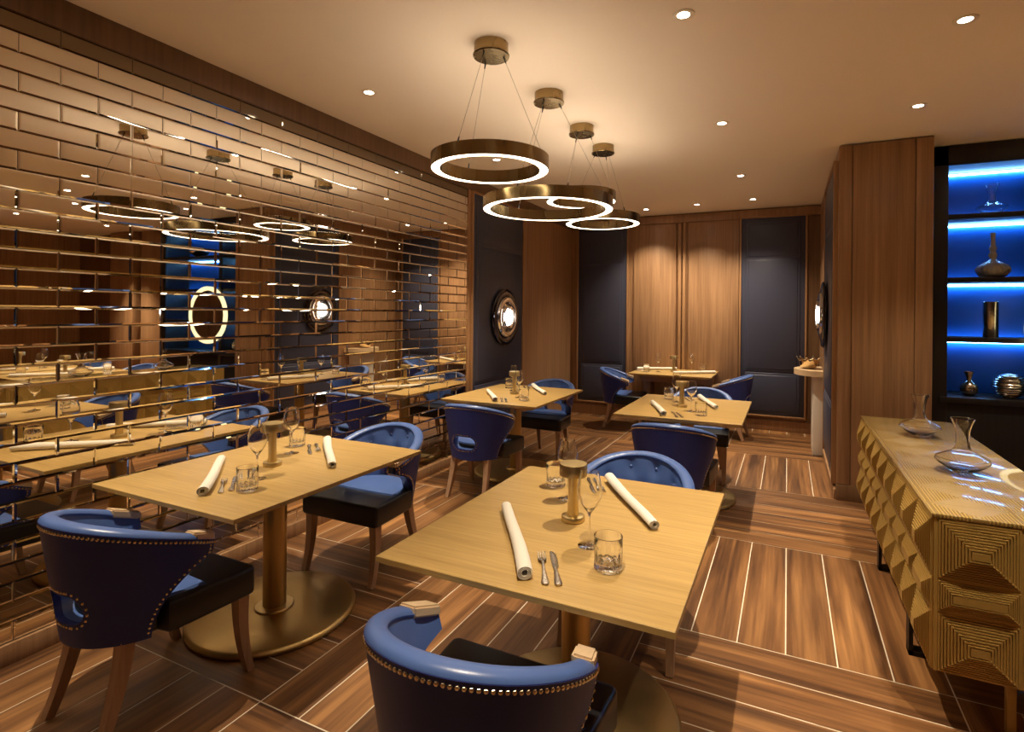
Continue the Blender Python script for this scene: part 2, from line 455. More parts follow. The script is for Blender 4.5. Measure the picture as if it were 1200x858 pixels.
def shell_solid(o0, o1, dent=None, v1=1.0):
    vs = []; fs = []; n = NV+1
    for layer, off in ((0, o0), (1, o1)):
        for i in range(NT+1):
            for j in range(n):
                tt, vv = -1+2*i/NT, v1*j/NV
                q = off
                if layer == 1 and dent:
                    q += dent(tt, vv)
                vs.append(chair_pt(tt, vv, q))
    N = (NT+1)*n
    def ix(l, i, j): return l*N + i*n + j
    for i in range(NT):
        for j in range(NV):
            fs.append((ix(0,i,j), ix(0,i+1,j), ix(0,i+1,j+1), ix(0,i,j+1)))
            fs.append((ix(1,i,j), ix(1,i,j+1), ix(1,i+1,j+1), ix(1,i+1,j)))
        for j in (0, NV):
            q = (ix(0,i,j), ix(1,i,j), ix(1,i+1,j), ix(0,i+1,j)); fs.append(q if j == 0 else q[::-1])
    for j in range(NV):
        for i in (0, NT):
            q = (ix(0,i,j), ix(0,i,j+1), ix(1,i,j+1), ix(1,i,j)); fs.append(q if i == 0 else q[::-1])
    return vs, fs
HZ, HW, HH = .462, .100, .052     # hand hole centre height, half width, half height
def stadium(e=0, n=10):
    pts = []
    r = HH+e; c = HW-HH
    for k in range(n+1): a = -PI/2 + PI*k/n; pts.append((c + r*math.cos(a), HZ + r*math.sin(a)))
    for k in range(n+1): a = PI/2 + PI*k/n; pts.append((-c + r*math.cos(a), HZ + r*math.sin(a)))
    return pts
def cut_hole(mesh):
    """boolean the hand hole out of a shell mesh"""
    a = bpy.data.objects.new('tmp_shell', mesh); COL.objects.link(a)
    poly = stadium()
    n = len(poly); vs = [(x, -.5, z) for x, z in poly] + [(x, -.1, z) for x, z in poly]
    fs = [tuple(range(n)), tuple(reversed(range(n, 2*n)))] + [(i, n+i, n+(i+1) % n, (i+1) % n) for i in range(n)]
    cm = bpy.data.meshes.new('tmp_cut'); cm.from_pydata(vs, [], fs)
    bm = bmesh.new(); bm.from_mesh(cm); bmesh.ops.recalc_face_normals(bm, faces=list(bm.faces)); bm.to_mesh(cm); bm.free()
    b = bpy.data.objects.new('tmp_cutter', cm); COL.objects.link(b)
    md = a.modifiers.new('b', 'BOOLEAN'); md.operation = 'DIFFERENCE'; md.object = b; md.solver = 'EXACT'
    dg = bpy.context.evaluated_depsgraph_get(); dg.update()
    out = bpy.data.meshes.new_from_object(a.evaluated_get(dg))
    bpy.data.objects.remove(a); bpy.data.objects.remove(b)
    for p in out.polygons: p.use_smooth = True
    bm = bmesh.new(); bm.from_mesh(out)
    for e in bm.edges:
        e.smooth = not (len(e.link_faces) == 2 and e.calc_face_angle(0) > math.radians(40))
    bm.to_mesh(out); bm.free()
    return out

def make_chair():
    t = thing('barrel_chair', 'x', 'chair', (0,0,0), 0, 'blue leather barrel chairs')
    vs, fs = shell_solid(0, .022)
    me = cut_hole(MB().add(vs, fs, 0, True).mesh('outer_shell', M['navy'])); me.name = 'outer_shell'
    link('outer_shell', me, t)
    def dent(tt, vv):
        q = .012*math.sin(PI*min(1, max(0, vv)))
        for (a, b) in BUT:
            r2 = ((tt-a)/.05)**2 + ((vv-b)/.07)**2
            q -= .016*math.exp(-r2)
        return q
    vs, fs = shell_solid(.022, .050, dent)
    me = cut_hole(MB().add(vs, fs, 0, True).mesh('inner_padding', M['blue']))
    pad = link('inner_padding', me, t)
    for (a, b) in BUT:
        p = chair_pt(a, b, .050 + dent(a, b)); q = chair_pt(a, b, .2)
        n = (q-p).normalized(); n.z = 0
        R = n.to_track_quat('Z', 'Y').to_matrix().to_4x4(); R.translation = p
        MB().lathe([(0,.008),(.007,.0065),(.0115,.001),(.0115,-.005)], 10, M=R).build('button', M['blue'], pad)
    # rolled top edge
    pts, rr = [], []
    for i in range(61):
        tt = -.85 + 1.70*i/60
        p = chair_pt(tt, 1, .029); p.z += .001
        pts.append(p); e = 1
        rr.append((.0275*e, .0155*e))
    MB().tube(pts, rr, 12).build('top_roll', M['blue'], t)
    # nail heads: top edge, front edges, hand hole
    nb = MB()
    L = 78
    for i in range(L+1):
        tt = -1 + 2*i/L
        p = chair_pt(tt, .965, 0); q = chair_pt(tt, .965, -.1); nails(nb, [p], .0066, (q-p).normalized())
    for s in (-1, 1):
        for k in range(20):
            vv = .06 + .86*k/19
            p = chair_pt(s*.965, vv, 0); q = chair_pt(s*.965, vv, -.1); nails(nb, [p], .0055, (q-p).normalized())
    nb.build('nailhead_trim', M['nail'], t); nb = MB()
    for (x, z) in [stadium(.012, 9)[k] for k in range(20)]:
        w, d = chair_wd(z); y = -d*math.sqrt(max(0, 1-(x/w)**2)); nails(nb, [(x, y, z)], .0055, (x/w*.8, -1, 0))
    for k in range(6):
        for zz in (HZ+HH+.012, HZ-HH-.012):
            x = -.04 + .016*k; w, d = chair_wd(zz); y = -d*math.sqrt(1-(x/w)**2); nails(nb, [(x, y, zz)], .0055, (x/w*.8, -1, 0))
    nb.build('nailhead_trim', M['nail'], t)
    # wooden arm caps
    for s in (-1, 1):
        a = MB(); w, d = chair_wd(ZARM)
        cx = s*(w-.028)
        bm = bmesh.new(); bmesh.ops.create_cube(bm, size=1)
        for v in bm.verts:
            y = v.co.y*.100 + .040; z = ZARM + .030*(1 - y/.085) + .012 + v.co.z*.034
            cx = s*(.289 - .02*(max(0, y)/.084)**2 - .027)
            v.co = (cx + v.co.x*.058, y, z)
        bmesh.ops.bevel(bm, geom=list(bm.edges), offset=.006, segments=2, affect='EDGES')
        a.frombm(bm, 0, True).build('arm_cap', M['arm'], t)
    # seat
    poly = []
    for k in range(7): a = PI/2*k/6; poly.append((.248 + .028*math.cos(a) - .0, .243 + .025*math.sin(a)))
    for k in range(7): a = PI/2 + PI/2*k/6; poly.append((-.248 + .028*math.cos(a), .243 + .025*math.sin(a)))
    poly += [(-.262, .0), (-.252, -.075), (-.196, -.085)]
    for k in range(1, 12): a = PI + PI*k/12; poly.append((.196*math.cos(a), -.085 + .140*math.sin(a)))
    poly += [(.196, -.085), (.252, -.075), (.262, .0)]
    bm = bmesh.new()
    vb = [bm.verts.new((x, y, ZB)) for x, y in poly]
    fc = bm.faces.new(vb)
    ex = bmesh.ops.extrude_face_region(bm, geom=[fc])
    for v in ex['geom']:
        if isinstance(v, bmesh.types.BMVert): v.co.z = .440
    bmesh.ops.recalc_face_normals(bm, faces=list(bm.faces))
    edges = [e for e in bm.edges if abs(e.verts[0].co.z - e.verts[1].co.z) < 1e-6]
    bmesh.ops.bevel(bm, geom=edges, offset=.016, segments=3, affect='EDGES', profile=.5)
    MB().frombm(bm, 0, True).build('seat', M['black'], t)
    # blue seat inset, D shaped and slightly domed
    out = [(-.246, .070), (-.12, .078), (0, .080), (.12, .078), (.246, .070)]
    for k in range(0, 17):
        a = -PI*k/16
        out.append((.232*math.cos(a)*(1 if abs(math.cos(a)) < .99 else 1), .045 + .262*math.sin(a)))
    cx, cy = 0, -.05
    vs = [(cx, cy, .456)]; fs = []; n = len(out)
    for s, z in ((.5, .455), (.85, .452), (.97, .449), (1, .440)):
        vs += [(cx+(x-cx)*s, cy+(y-cy)*s, z) for x, y in out]
    for i in range(n):
        j = (i+1) % n; fs.append((0, 1+i, 1+j))
        for r in range(3): fs.append((1+r*n+i, 1+(r+1)*n+i, 1+(r+1)*n+j, 1+r*n+j))
    MB().add(vs, fs, 0, True).build('seat_inset', M['blue'], t)
    # legs (sabre shaped)
    for sx in (-1, 1):
        for fr in (1, 0):
            pts = []; rr = []
            for k in range(9):
                u = k/8; z = (ZB+.012)*(1-u)
                if fr: y = .222 + .038*u**2.2 - .004*math.sin(PI*u); x = .235 + .008*u
                else: y = -.165 - .085*u**1.5; x = .150 + .018*u
                pts.append((sx*x, y, z)); h = (.027 - .0105*u)*1.25; rr.append((h, h*1.02))
            MB().tube(pts, rr, 4, sq=True, up=(0,1,0), smooth=False).build('leg', M['leg'], t)
    return t

TA, TB, TC, TD, TE = (-2.285, 1.905), (-.70, 1.907), (-2.30, 4.58), (-.74, 4.62), (-1.335, 7.27)
TF, TG = (1.75, 3.45), (2.80, 3.45)
proto = make_chair(); kids(proto)
chairs = [
 ((-2.26, 1.30), 0, 'blue barrel chair with its back to us at the front mirror-side table'),
 ((-2.26, 2.555), PI, 'blue barrel chair facing us, tucked under far end of front mirror-side table'),
 ((-.70, 1.25), 0, 'cropped blue barrel chair seen from behind at the big front table'),
 ((-.67, 2.55), PI, 'blue barrel chair whose buttoned back rises behind the big front table'),
 ((-2.30, 3.945), 0, 'blue barrel chair showing its oval hand hole, at rear mirror-side table'),
 ((-2.28, 5.235), PI, 'blue barrel chair facing us at far end of rear mirror-side table'),
 ((-.72, 3.93), 0, 'blue barrel chair with back to us between two central tables'),
 ((-.735, 5.325), PI, 'blue barrel chair facing us at far end of central rear table'),
 ((-1.94, 7.06), -PI/2+.12, 'blue barrel chair left of the table against the back wall'),
 ((-.69, 7.08), PI/2-.12, 'blue barrel chair right of the table against the back wall'),
 ((1.75, 4.10), PI, 'blue barrel chair reflected in mirror, behind the table beyond the gold sideboard'),
 ((2.80, 4.10), PI, 'blue barrel chair reflected in mirror at the outer table beyond the sideboard'),
]
for i, ((x, y), rz, lab) in enumerate(chairs):
    if i == 0: proto.location = (x, y, 0); proto.rotation_euler = (0,0,rz); proto['label'] = lab
    else: dup(proto, (x, y, 0), rz, lab)

# ------------------------------------------------------------------ tables
HT = .73
def make_table(label, loc, group='oak pedestal tables'):
    t = thing('pedestal_table', label, 'table', (loc[0], loc[1], 0), 0, group)
    a, b = .462, .565
    def ring(i, z): return [(-a+i,-b+i,z),(a-i,-b+i,z),(a-i,b-i,z),(-a+i,b-i,z)]
    vs = ring(.0015, HT) + ring(0, HT-.0015) + ring(0, HT-.018) + ring(.075, HT-.046)
    fs = [(0,1,2,3), (15,14,13,12)]
    for r in range(3):
        for k in range(4):
            k2 = (k+1) % 4; fs.append((r*4+k, (r+1)*4+k, (r+1)*4+k2, r*4+k2))
    MB().add(vs, fs).build('tabletop', M['oak_top'], t)
    MB().lathe([(0,0),(.372,0),(.382,.006),(.384,.016),(.378,.026),(.366,.031),(.2,.034),(0,.035)], 72).build('base_disc', M['brass_disc'], t)
    MB().lathe([(.054,.034),(.088,.034),(.09,.039),(.086,.044),(.054,.046)], 40).build('collar', M['brass'], t)
    MB().lathe([(.054,.034),(.054,HT-.046)], 40).build('column', M['brass_disc'], t)
    MB().lathe([(0,HT-.056),(.14,HT-.056),(.14,HT-.046),(0,HT-.046)], 32).build('top_plate', M['dark_metal'], t)
    return t
t0 = make_table('oak table on brass pedestal at the front beside the mirror bricks', TA); kids(t0)
dup(t0, (TB[0], TB[1], 0), 0, 'largest foreground oak table on brass pedestal, in front centre')
dup(t0, (TC[0], TC[1], 0), 0, 'oak table below the left round sconce, next to the mirror bricks')
dup(t0, (TD[0], TD[1], 0), 0, 'central oak table between the front one and the rear wall table')
dup(t0, (TF[0], TF[1], 0), 0, 'oak table seen only in the mirror, just beyond the gold sideboard')
dup(t0, (TG[0], TG[1], 0), 0, 'oak table seen only in the mirror, farther from the gold sideboard')
# rear table fixed against the wall
t = thing('dining_table', 'oak table set against the walnut back wall with deep apron', 'table', (TE[0], TE[1], 0))
a, b0, b1 = .51, -.40, .402
vs = []
for (i, z) in ((.0015, HT), (0, HT-.0015), (0, HT-.015), (.045, HT-.034)): vs += [(-a+i,b0+i,z),(a-i,b0+i,z),(a-i,b1,z),(-a+i,b1,z)]
fs = [(0,1,2,3), (15,14,13,12)]
for r in range(3):
    for k in range(4): k2 = (k+1) % 4; fs.append((r*4+k, (r+1)*4+k, (r+1)*4+k2, r*4+k2))
MB().add(vs, fs).build('tabletop', M['oak_top'], t)
MB().bbox(-.46, .46, .10, .402, .575, HT-.034, .003).build('apron', M['veneer_frame'], t)
for s in (-1, 1):
    MB().bbox(s*.40-.05, s*.40+.05, .17, .402, 0, .58, .004).build('leg', M['veneer_frame'], t)

# ------------------------------------------------------------------ tableware
def make_napkin():
    t = MB(); n = 64; prof = []
    for k in range(n+1):
        u = k/n; a = 2*PI*3.1*u; r = .0225 - .0135*u; prof.append((r*math.cos(a), r*math.sin(a)))
    th = .0018
    inn = [(x*(1-th/math.hypot(x, y)), y*(1-th/math.hypot(x, y))) for x, y in prof]
    poly = prof + inn[::-1]; m = len(poly); NL = 14; L = .56
    vs = []; fs = []
    for i in range(NL+1):
        u = i/NL; y = -L/2 + L*u; s = 1.0 - .18*u + .02*math.sin(9*u); bend = .004*math.sin(5*u)
        for (px, pz) in poly: vs.append((px*s*1.08 + bend, y, .0225*s*.93 + pz*s*.93))
    for i in range(NL):
        for k in range(m):
            k2 = (k+1) % m; fs.append((i*m+k, (i+1)*m+k, (i+1)*m+k2, i*m+k2))
    for i in (0, NL):
        for k in range(n):
            q = (i*m+k, i*m+k+1, i*m+m-2-k, i*m+m-1-k); fs.append(q if i == 0 else q[::-1])
    return tag(t.add(vs, fs, 0, True).build('napkin_roll', M['linen']), 'x', 'napkin', 'rolled white napkins')
def flat_sweep(mb, pts, th, n=None):
    """pts: (y, halfwidth, z, x) ribbon of thickness th with rounded edges"""
    vs = []; fs = []; m = len(pts)
    for (y, w, z, x) in pts:
        for (a, b) in ((-1, 0), (-.7, .5), (0, .62), (.7, .5), (1, 0), (.7, -.4), (-.7, -.4)): vs.append((x + a*w, y, z + b*th))
    for i in range(m-1):
        for k in range(7):
            k2 = (k+1) % 7; fs.append((i*7+k, i*7+k2, (i+1)*7+k2, (i+1)*7+k))
    fs.append(tuple(range(7))); fs.append(tuple(reversed(range((m-1)*7, m*7))))
    mb.add(vs, fs, 0, True)
def make_fork():
    t = thing('fork', 'x', 'fork', (0,0,0), 0, 'steel forks')
    h = MB(); flat_sweep(h, [(-.100,.004,.004,0),(-.096,.009,.004,0),(-.085,.0115,.004,0),(-.06,.0085,.006,0),(-.02,.0045,.010,0),(.015,.0035,.012,0),(.03,.0045,.012,0),(.038,.011,.009,0),(.048,.0135,.006,0),(.056,.0135,.005,0)], .0032)
    h.build('handle', M['steel'], t)
    g = MB()
    for k in range(4):
        x = -.0108 + .0072*k
        flat_sweep(g, [(.054,.0026,.005,x),(.075,.0022,.005,x),(.098,.0014,.0085,x)], .003)
    g.build('tines', M['steel'], t)
    return t
def make_knife():
    t = thing('knife', 'x', 'knife', (0,0,0), 0, 'steel table knives')
    h = MB(); flat_sweep(h, [(-.110,.005,.004,0),(-.106,.010,.004,0),(-.094,.0115,.004,0),(-.06,.0085,.005,0),(-.02,.0055,.005,0),(-.005,.006,.005,0)], .0045)
    h.build('handle', M['steel'], t)
    b = MB(); flat_sweep(b, [(-.006,.006,.004,0),(.004,.0095,.003,.002),(.05,.0105,.003,.002),(.09,.0095,.003,.001),(.105,.005,.003,-.002),(.110,.001,.003,-.004)], .0016)
    b.build('blade', M['steel'], t)
    return t
def make_wine():
    p = [(0,.0006),(.035,.0006),(.0375,.0016),(.035,.003),(.012,.006),(.0048,.012),(.0036,.03),(.0034,.085),(.0042,.104),(.011,.116),(.026,.136),(.0385,.160),(.0415,.178),(.0395,.200),(.034,.226),(.0305,.245),
         (.0295,.2455),(.033,.226),(.0384,.200),(.0404,.178),(.0374,.161),(.025,.138),(.010,.119),(0,.115)]
    return tag(MB().lathe(p, 40).build('wine_glass', M['glass']), 'x', 'wine glass', 'stemmed wine glasses')
def make_tumbler():
    p = [(0,.004),(.030,.003),(.037,.001),(.0408,.004),(.0420,.010),(.0412,.020),(.0415,.034),(.0425,.07),(.0432,.101),(.0418,.1025),(.0408,.101),(.0395,.07),(.0385,.034),(.036,.026),(.018,.0215),(0,.020)]
    def rad(i, a):
        if i in (0, 15): return 1
        if 2 <= i <= 5: return 1 + .030*math.cos(16*a)
        if i < 2: return 1 + .02*math.cos(16*a)
        if i in (6, 7): return 1 + .008*math.cos(32*a)
        if i in (13, 14): return 1 + .09*math.cos(12*a)
        return 1
    return tag(MB().lathe(p, 96, rad=rad).build('tumbler', M['glass']), 'x', 'tumbler', 'cut glass tumblers')
def make_lamp():
    t = thing('table_lamp', 'x', 'table lamp', (0,0,0), 0, 'cordless brass table lamps')
    MB().lathe([(0,0),(.0415,0),(.0435,.002),(.0435,.015),(.041,.019),(.036,.0205),(0,.021)], 48).build('base', M['brass'], t)
    MB().lathe([(.0225,.02),(.0195,.05),(.0185,.175)], 32).build('stem', M['brass'], t)
    MB().lathe([(0,.171),(.049,.171),(.049,.168),(.0515,.168),(.0515,.209),(.050,.211),(0,.212)], 48).build('shade', M['brass'], t)
    return t
pn, pf, pk, pw, pt, pl = make_napkin(), make_fork(), make_knife(), make_wine(), make_tumbler(), make_lamp()
for q in (pf, pk, pl): kids(q)
used = set()
def put(p, loc, rz, lab):
    if p.name not in used:
        used.add(p.name); p.location = loc; p.rotation_euler = (0,0,rz); p['label'] = lab
    else: dup(p, loc, rz, lab)
def settle(center, rot, tname, ends, nap=(-.125, -.265, .575), fork=(.045, -.41, .48), knife=(.075, -.39, .49), y_off=(0, 0)):
    """two point-symmetric place settings round a lamp"""
    cx, cy = center; cx += y_off[0]; cy += y_off[1]
    for s, en in ((0, ends[0]), (PI, ends[1])):
        R = rot + s
        def P(x, y):
            return (cx + x*math.cos(R) - y*math.sin(R), cy + x*math.sin(R) + y*math.cos(R), HT + .0005)
        put(pn, P(nap[0], nap[1]), R + nap[2], 'rolled white linen napkin at %s of %s' % (en, tname))
        put(pw, P(.115, -.195), R, 'stemmed wine glass at %s of %s' % (en, tname))
        put(pt, P(.22, -.325), R, 'cut glass tumbler at %s of %s' % (en, tname))
        put(pf, P(fork[0], fork[1]), R + fork[2], 'steel fork at %s of %s' % (en, tname))
        put(pk, P(knife[0], knife[1]), R + knife[2], 'steel table knife at %s of %s' % (en, tname))
    put(pl, (cx - .012, cy - .01, HT + .0005), 0, 'cylindrical brass table lamp in the middle of %s' % tname)
settle(TB, 0, 'large front table', ('near end', 'far end'))
settle(TA, .0, 'front mirror-side table', ('near end', 'far end'), (-.083, -.268, .83), (.076, -.335, .88), (.084, -.29, .86))
settle(TD, -.10, 'central rear table', ('near end', 'far end'), (-.13, -.265, .46), y_off=(-.03, .0))
settle(TC, .05, 'mirror-side table under sconce', ('near end', 'far end'))
settle(TE, -PI/2, 'table against back wall', ('left end', 'right end'), y_off=(0, .05))
settle(TF, 0, 'mirrored table beyond sideboard', ('near end', 'far end'))
settle(TG, 0, 'outer mirrored table', ('near end', 'far end'))

# ------------------------------------------------------------------ sideboard
SX0, SX1, SY0, SY1, SZ0, SZ1 = .492, .992, 2.44, 4.54, .205, .780
def pyramid(mb, c, U, V, N, hu, hv, steps, depth, inset=.004):
    """stepped pyramid of nested frames: centre c, axes U,V, outward N"""
    c, U, V, N = Vector(c), Vector(U), Vector(V), Vector(N)
    hu -= inset; hv -= inset; mn = min(hu, hv)
    st = (mn-.014)/steps; vs = []; fs = []
    rings = []
    h = 0
    for k in range(steps+1):
        a, b = hu - st*k, hv - st*k
        d0 = depth*k/steps; d1 = depth*(k+1)/steps if k < steps else depth
        for d in ((d0, d1) if k < steps else (d0,)):
            rings.append((a, b, d))
        if k < steps: rings += [(a - st*.55, b - st*.55, d1), (a - st*.6, b - st*.6, d1-.0045), (a - st*.97, b - st*.97, d1-.0045)]   # tread, then a groove
    for (a, b, d) in rings:
        for (s, t_) in ((-1,-1),(1,-1),(1,1),(-1,1)): vs.append(c + U*(s*a) + V*(t_*b) + N*d)
    for r in range(len(rings)-1):
        for k in range(4):
            k2 = (k+1) % 4; fs.append((r*4+k, r*4+k2, r*4+4+k2, r*4+4+k))
    L = (len(rings)-1)*4; fs.append((L, L+1, L+2, L+3))
    mb.add(vs, fs)
sb = thing('sideboard', 'gold ribbed sideboard faced with stepped pyramid tiles and glass top', 'sideboard', (0,0,0))
MB().bbox(SX0, SX1, SY0, SY1, SZ0, SZ1-.014, .003).build('carcass', M['rib'], sb)
MB().bbox(SX0-.010, SX1+.006, SY0-.010, SY1+.010, SZ1-.014, SZ1, .0012).build('glazed_top', M['rib_top'], sb)
rowz = [(.546, .764, .038, 10), (.427, .543, .025, 6), (.208, .424, .038, 10)]
tw = (SY1-SY0)/9
for d in range(3):
    m = MB()
    m.box(SX0-.006, SX0+.002, SY0 + d*3*tw+.002, SY0 + (d+1)*3*tw-.002, SZ0+.003, SZ1-.016)
    for k in range(3):
        yc = SY0 + (d*3+k+.5)*tw
        for (z0, z1, dep, st) in rowz: pyramid(m, (SX0-.006, yc, (z0+z1)/2), (0,1,0), (0,0,1), (-1,0,0), tw/2, (z1-z0)/2, st, dep)
    m.build('door', M['rib'], sb)
for nm_, yy, N in (('end_panel', SY0, -1), ('end_panel', SY1, 1)):
    m = MB()
    m.box(SX0, SX1, yy-.006 if N < 0 else yy-.002, yy+.002 if N < 0 else yy+.006, SZ0+.003, SZ1-.016)
    for k in range(2):
        xc = SX0 + .008 + (k+.5)*.242
        for (z0, z1, dep, st) in rowz: pyramid(m, (xc, yy + N*.006, (z0+z1)/2), (1,0,0), (0,0,1), (0,N,0), .121, (z1-z0)/2, st, dep*.8)
    m.build(nm_, M['rib'], sb)
for yy in (2.93, 3.81):                                  # black loop legs under the front edge
    m = MB(); a, b = SX0+.005, SX0+.075
    for (x0, x1, z0, z1) in ((a, a+.016, 0, SZ0), (b-.016, b, 0, SZ0), (a, b, 0, .02)): m.box(x0, x1, yy-.03, yy+.03, z0, z1)
    m.build('leg', M['dark_metal'], sb)
for yy in (SY0+.06, SY1-.09):
    MB().bbox(.722, .75, yy, yy+.03, 0, SZ0+.004, .003).build('leg', M['rib'], sb)
for yy in (2.93, 3.81):
    m = MB(); a, b = SX1-.075, SX1-.005
    for (x0, x1, z0, z1) in ((a, a+.016, 0, SZ0), (b-.016, b, 0, SZ0), (a, b, 0, .02)): m.box(x0, x1, yy-.03, yy+.03, z0, z1)
    m.build('leg', M['dark_metal'], sb)

def decanter_mesh():
    p = [(0,.003),(.030,.002),(.038,.003),(.062,.018),(.092,.038),(.105,.055),(.100,.068),(.072,.083),(.042,.098),(.029,.115),(.0255,.145),(.0275,.185),(.035,.220),(.0465,.247),
         (.0445,.248),(.033,.220),(.0255,.185),(.0235,.145),(.027,.116),(.040,.0995),(.071,.0805),(.098,.0655),(.102,.055),(.090,.0405),(.060,.022),(.03,.008),(0,.007)]
    return MB().lathe(p, 56)
d1 = tag(decanter_mesh().build('decanter', M['glass'], None, (.734, 3.125, SZ1+.0005)), 'wide-based glass decanter nearest to us on the gold sideboard', 'decanter', 'glass decanters')
dup(d1, (.722, 3.95, SZ1+.0005), 1, 'wide-based glass decanter at the far end of the gold sideboard, by the pillar')

# ------------------------------------------------------------------ shelving niche
NY, NYB = 5.42, 5.83
sh = thing('display_shelving', 'black built-in display shelving with blue-lit back right of the pillar', 'shelving', (0,0,0))
fr = MB()
for (x0, x1) in ((1.004, 1.168), (1.79, 1.86), (3.16, 3.3)): fr.bbox(x0, x1, NY, NY+.04, .02, ZC-.006, .003)
fr.bbox(1.004, 3.3, NY, NY+.04, 2.715, ZC-.006, .003)
fr.build('face_frame', M['blackwood'], sh)
MB().box(1.01, 3.3, NYB, NYB+.03, .8, ZC-.01).build('back_panel', M['blueback'], sh)
for x in (1.164, 1.815, 1.855, 3.2): MB().box(x-.018 if x < 3 else x, x if x < 3 else x+.02, NY+.03, NYB, .83, 2.735).build('side_panel', M['blackwood'], sh)
bays = ((1.168, 1.797), (1.855, 3.2))
for (a, b) in bays:
    for z in (.850, 1.330, 1.812, 2.320):
        if z == .850: MB().bbox(a-.05, b+.04, NY-.02, NYB, z-.045, z, .003).build('ledge', M['blackwood'], sh)
        else: MB().bbox(a, b, NY+.01, NYB-.03, z-.04, z, .002).build('shelf', M['blackwood'], sh)
    MB().box(a, b, NY+.04, NYB, 2.725, 2.75).build('niche_top', M['blackwood'], sh)
    for z in (2.72, 2.278, 1.770, 1.288): 
        MB().box(a+.005, b-.005, NYB-.028, NYB-.016, z-.016, z-.001).build('led_strip', M['led'], sh)
MB().bbox(1.006, 3.3, NY+.004, NYB, .02, .82, .003).build('lower_cabinet', M['blackwood'], sh)
VY = 5.58
def vase(name, prof, loc, mat, label, n=40, rad=None, cat='vase'):
    return tag(MB().lathe(prof, n, rad=rad).build(name, mat, None, loc), label, cat)
dup(d1, (1.488, VY, 2.3205), .5, 'glass decanter on the top blue-lit shelf')['group'] = 'glass decanters'
vase('bottle_vase', [(0,.001),(.045,.0),(.085,.012),(.108,.045),(.110,.07),(.095,.098),(.06,.122),(.030,.140),(.021,.152),(.026,.170),(.030,.182),(.026,.196),(.019,.210),(.024,.226),(.027,.236),(.023,.25),(.016,.264),(.014,.30),(.017,.342),(.018,.362),(.013,.362),(.011,.3),(0,.29)], (1.496, VY, 1.8125), M['smoke'],
     'grey ribbed bottle vase with beaded neck on second blue-lit shelf', 96, lambda i, a: 1 + (.025*math.cos(24*a) if 1 <= i <= 6 else 0))
vase('cylinder_vase', [(0,.001),(.047,0),(.05,.004),(.05,.285),(.047,.288),(.045,.285),(.045,.02),(0,.018)], (1.486, VY, 1.3305), M['silver'],
     'tall hammered dark silver cylinder vase on third blue-lit shelf', 40)
vase('bulb_vase', [(0,.001),(.03,0),(.055,.02),(.062,.055),(.056,.085),(.034,.108),(.017,.122),(.016,.135),(.024,.165),(.036,.196),(.033,.196),(.02,.16),(.012,.13),(0,.12)], (1.35, VY, .8505), M['silver_rib'],
     'small silver bulb vase with flared neck on the black ledge', 40)
def ribs(i, a): return 1
pr = [(0,.001),(.04,0)]
for k in range(1, 60):
    u = k/60; a = -1.25 + 2.5*u; r = .112*math.cos(a)+.004*math.cos(u*2*PI*13); pr.append((r, .098 + .098*math.sin(a)/math.sin(1.25)))
pr += [(.03, .192), (0, .18)]
vase('ribbed_vase', pr, (1.606, VY, .8505), M['silver_rib'], 'round ribbed silver vase at right on the black ledge', 48)
vase('dark_bowl', [(0,.001),(.05,0),(.06,.01),(.14,.06),(.17,.085),(.165,.088),(.13,.06),(.04,.015),(0,.014)], (2.55, VY, 2.3205), M['silver'], 'wide dark bowl on the top shelf above the glowing round mirror', 40, cat='bowl')
# round mirror with glowing rim, in front of the second bay
rm = thing('round_mirror', 'large round mirror with glowing rim, reflected in the mirror bricks', 'mirror', (2.08, NY-.002, 1.41))
Rx = Matrix.Rotation(PI/2, 4, 'X')
MB().lathe([(0,0),(.375,0),(.375,.022),(0,.022)], 64, M=Rx).build('mirror_plate', M['mirror_clear'], rm)
MB().lathe([(.375,0),(.435,0),(.435,.03),(.375,.03)], 64, M=Rx, closed=True).build('glowing_rim', M['mirror_rim'], rm)

# ------------------------------------------------------------------ console, bowl, sconces
cs = thing('console_shelf', 'half-round pale wood console on cream pedestal beside the pillar', 'console', (PX-.02, 6.78, 0))
poly = [(0.0, -.33), (0.0, .33)] + [(-.285*math.sin(PI*k/24)**.9, .33*math.cos(PI*k/24)) for k in range(1, 24)]
MB().prism(poly, .845, .905).build('console_top', M['oak_pale'], cs)
MB().bbox(-.10, 0, -.22, .24, 0, .845, .004).build('pedestal', M['white_box'], cs)
bl = thing('gold_bowl', 'gold splash-rimmed bowl on the half-round console', 'bowl', (.215, 6.76, .9095))
def crown(i, a): return 1
n = 72; vs = []; fs = []
rows = [(.05, 0), (.075, .012), (.088, .04), (.096, .075), (.112, .10)]
for k in range(n):
    a = 2*PI*k/n; sp = max(0, math.cos(11*a))**3
    for i, (r, z) in enumerate(rows):
        e = sp*(.035 if i == 4 else .008 if i == 3 else 0)
        vs.append(((r + e*.5)*math.cos(a), (r + e*.5)*math.sin(a), z + e))
for k in range(n):
    k2 = (k+1) % n
    for i in range(4): fs.append((k*5+i, k2*5+i, k2*5+i+1, k*5+i+1))
vs.append((0,0,0)); fs += [(len(vs)-1, ((k+1) % n)*5, k*5) for k in range(n)]
m = MB().add(vs, fs, 0, True).build('bowl_body', M['gold'], bl)
sd = m.modifiers.new('thickness', 'SOLIDIFY'); sd.thickness = .003; sd.offset = 1

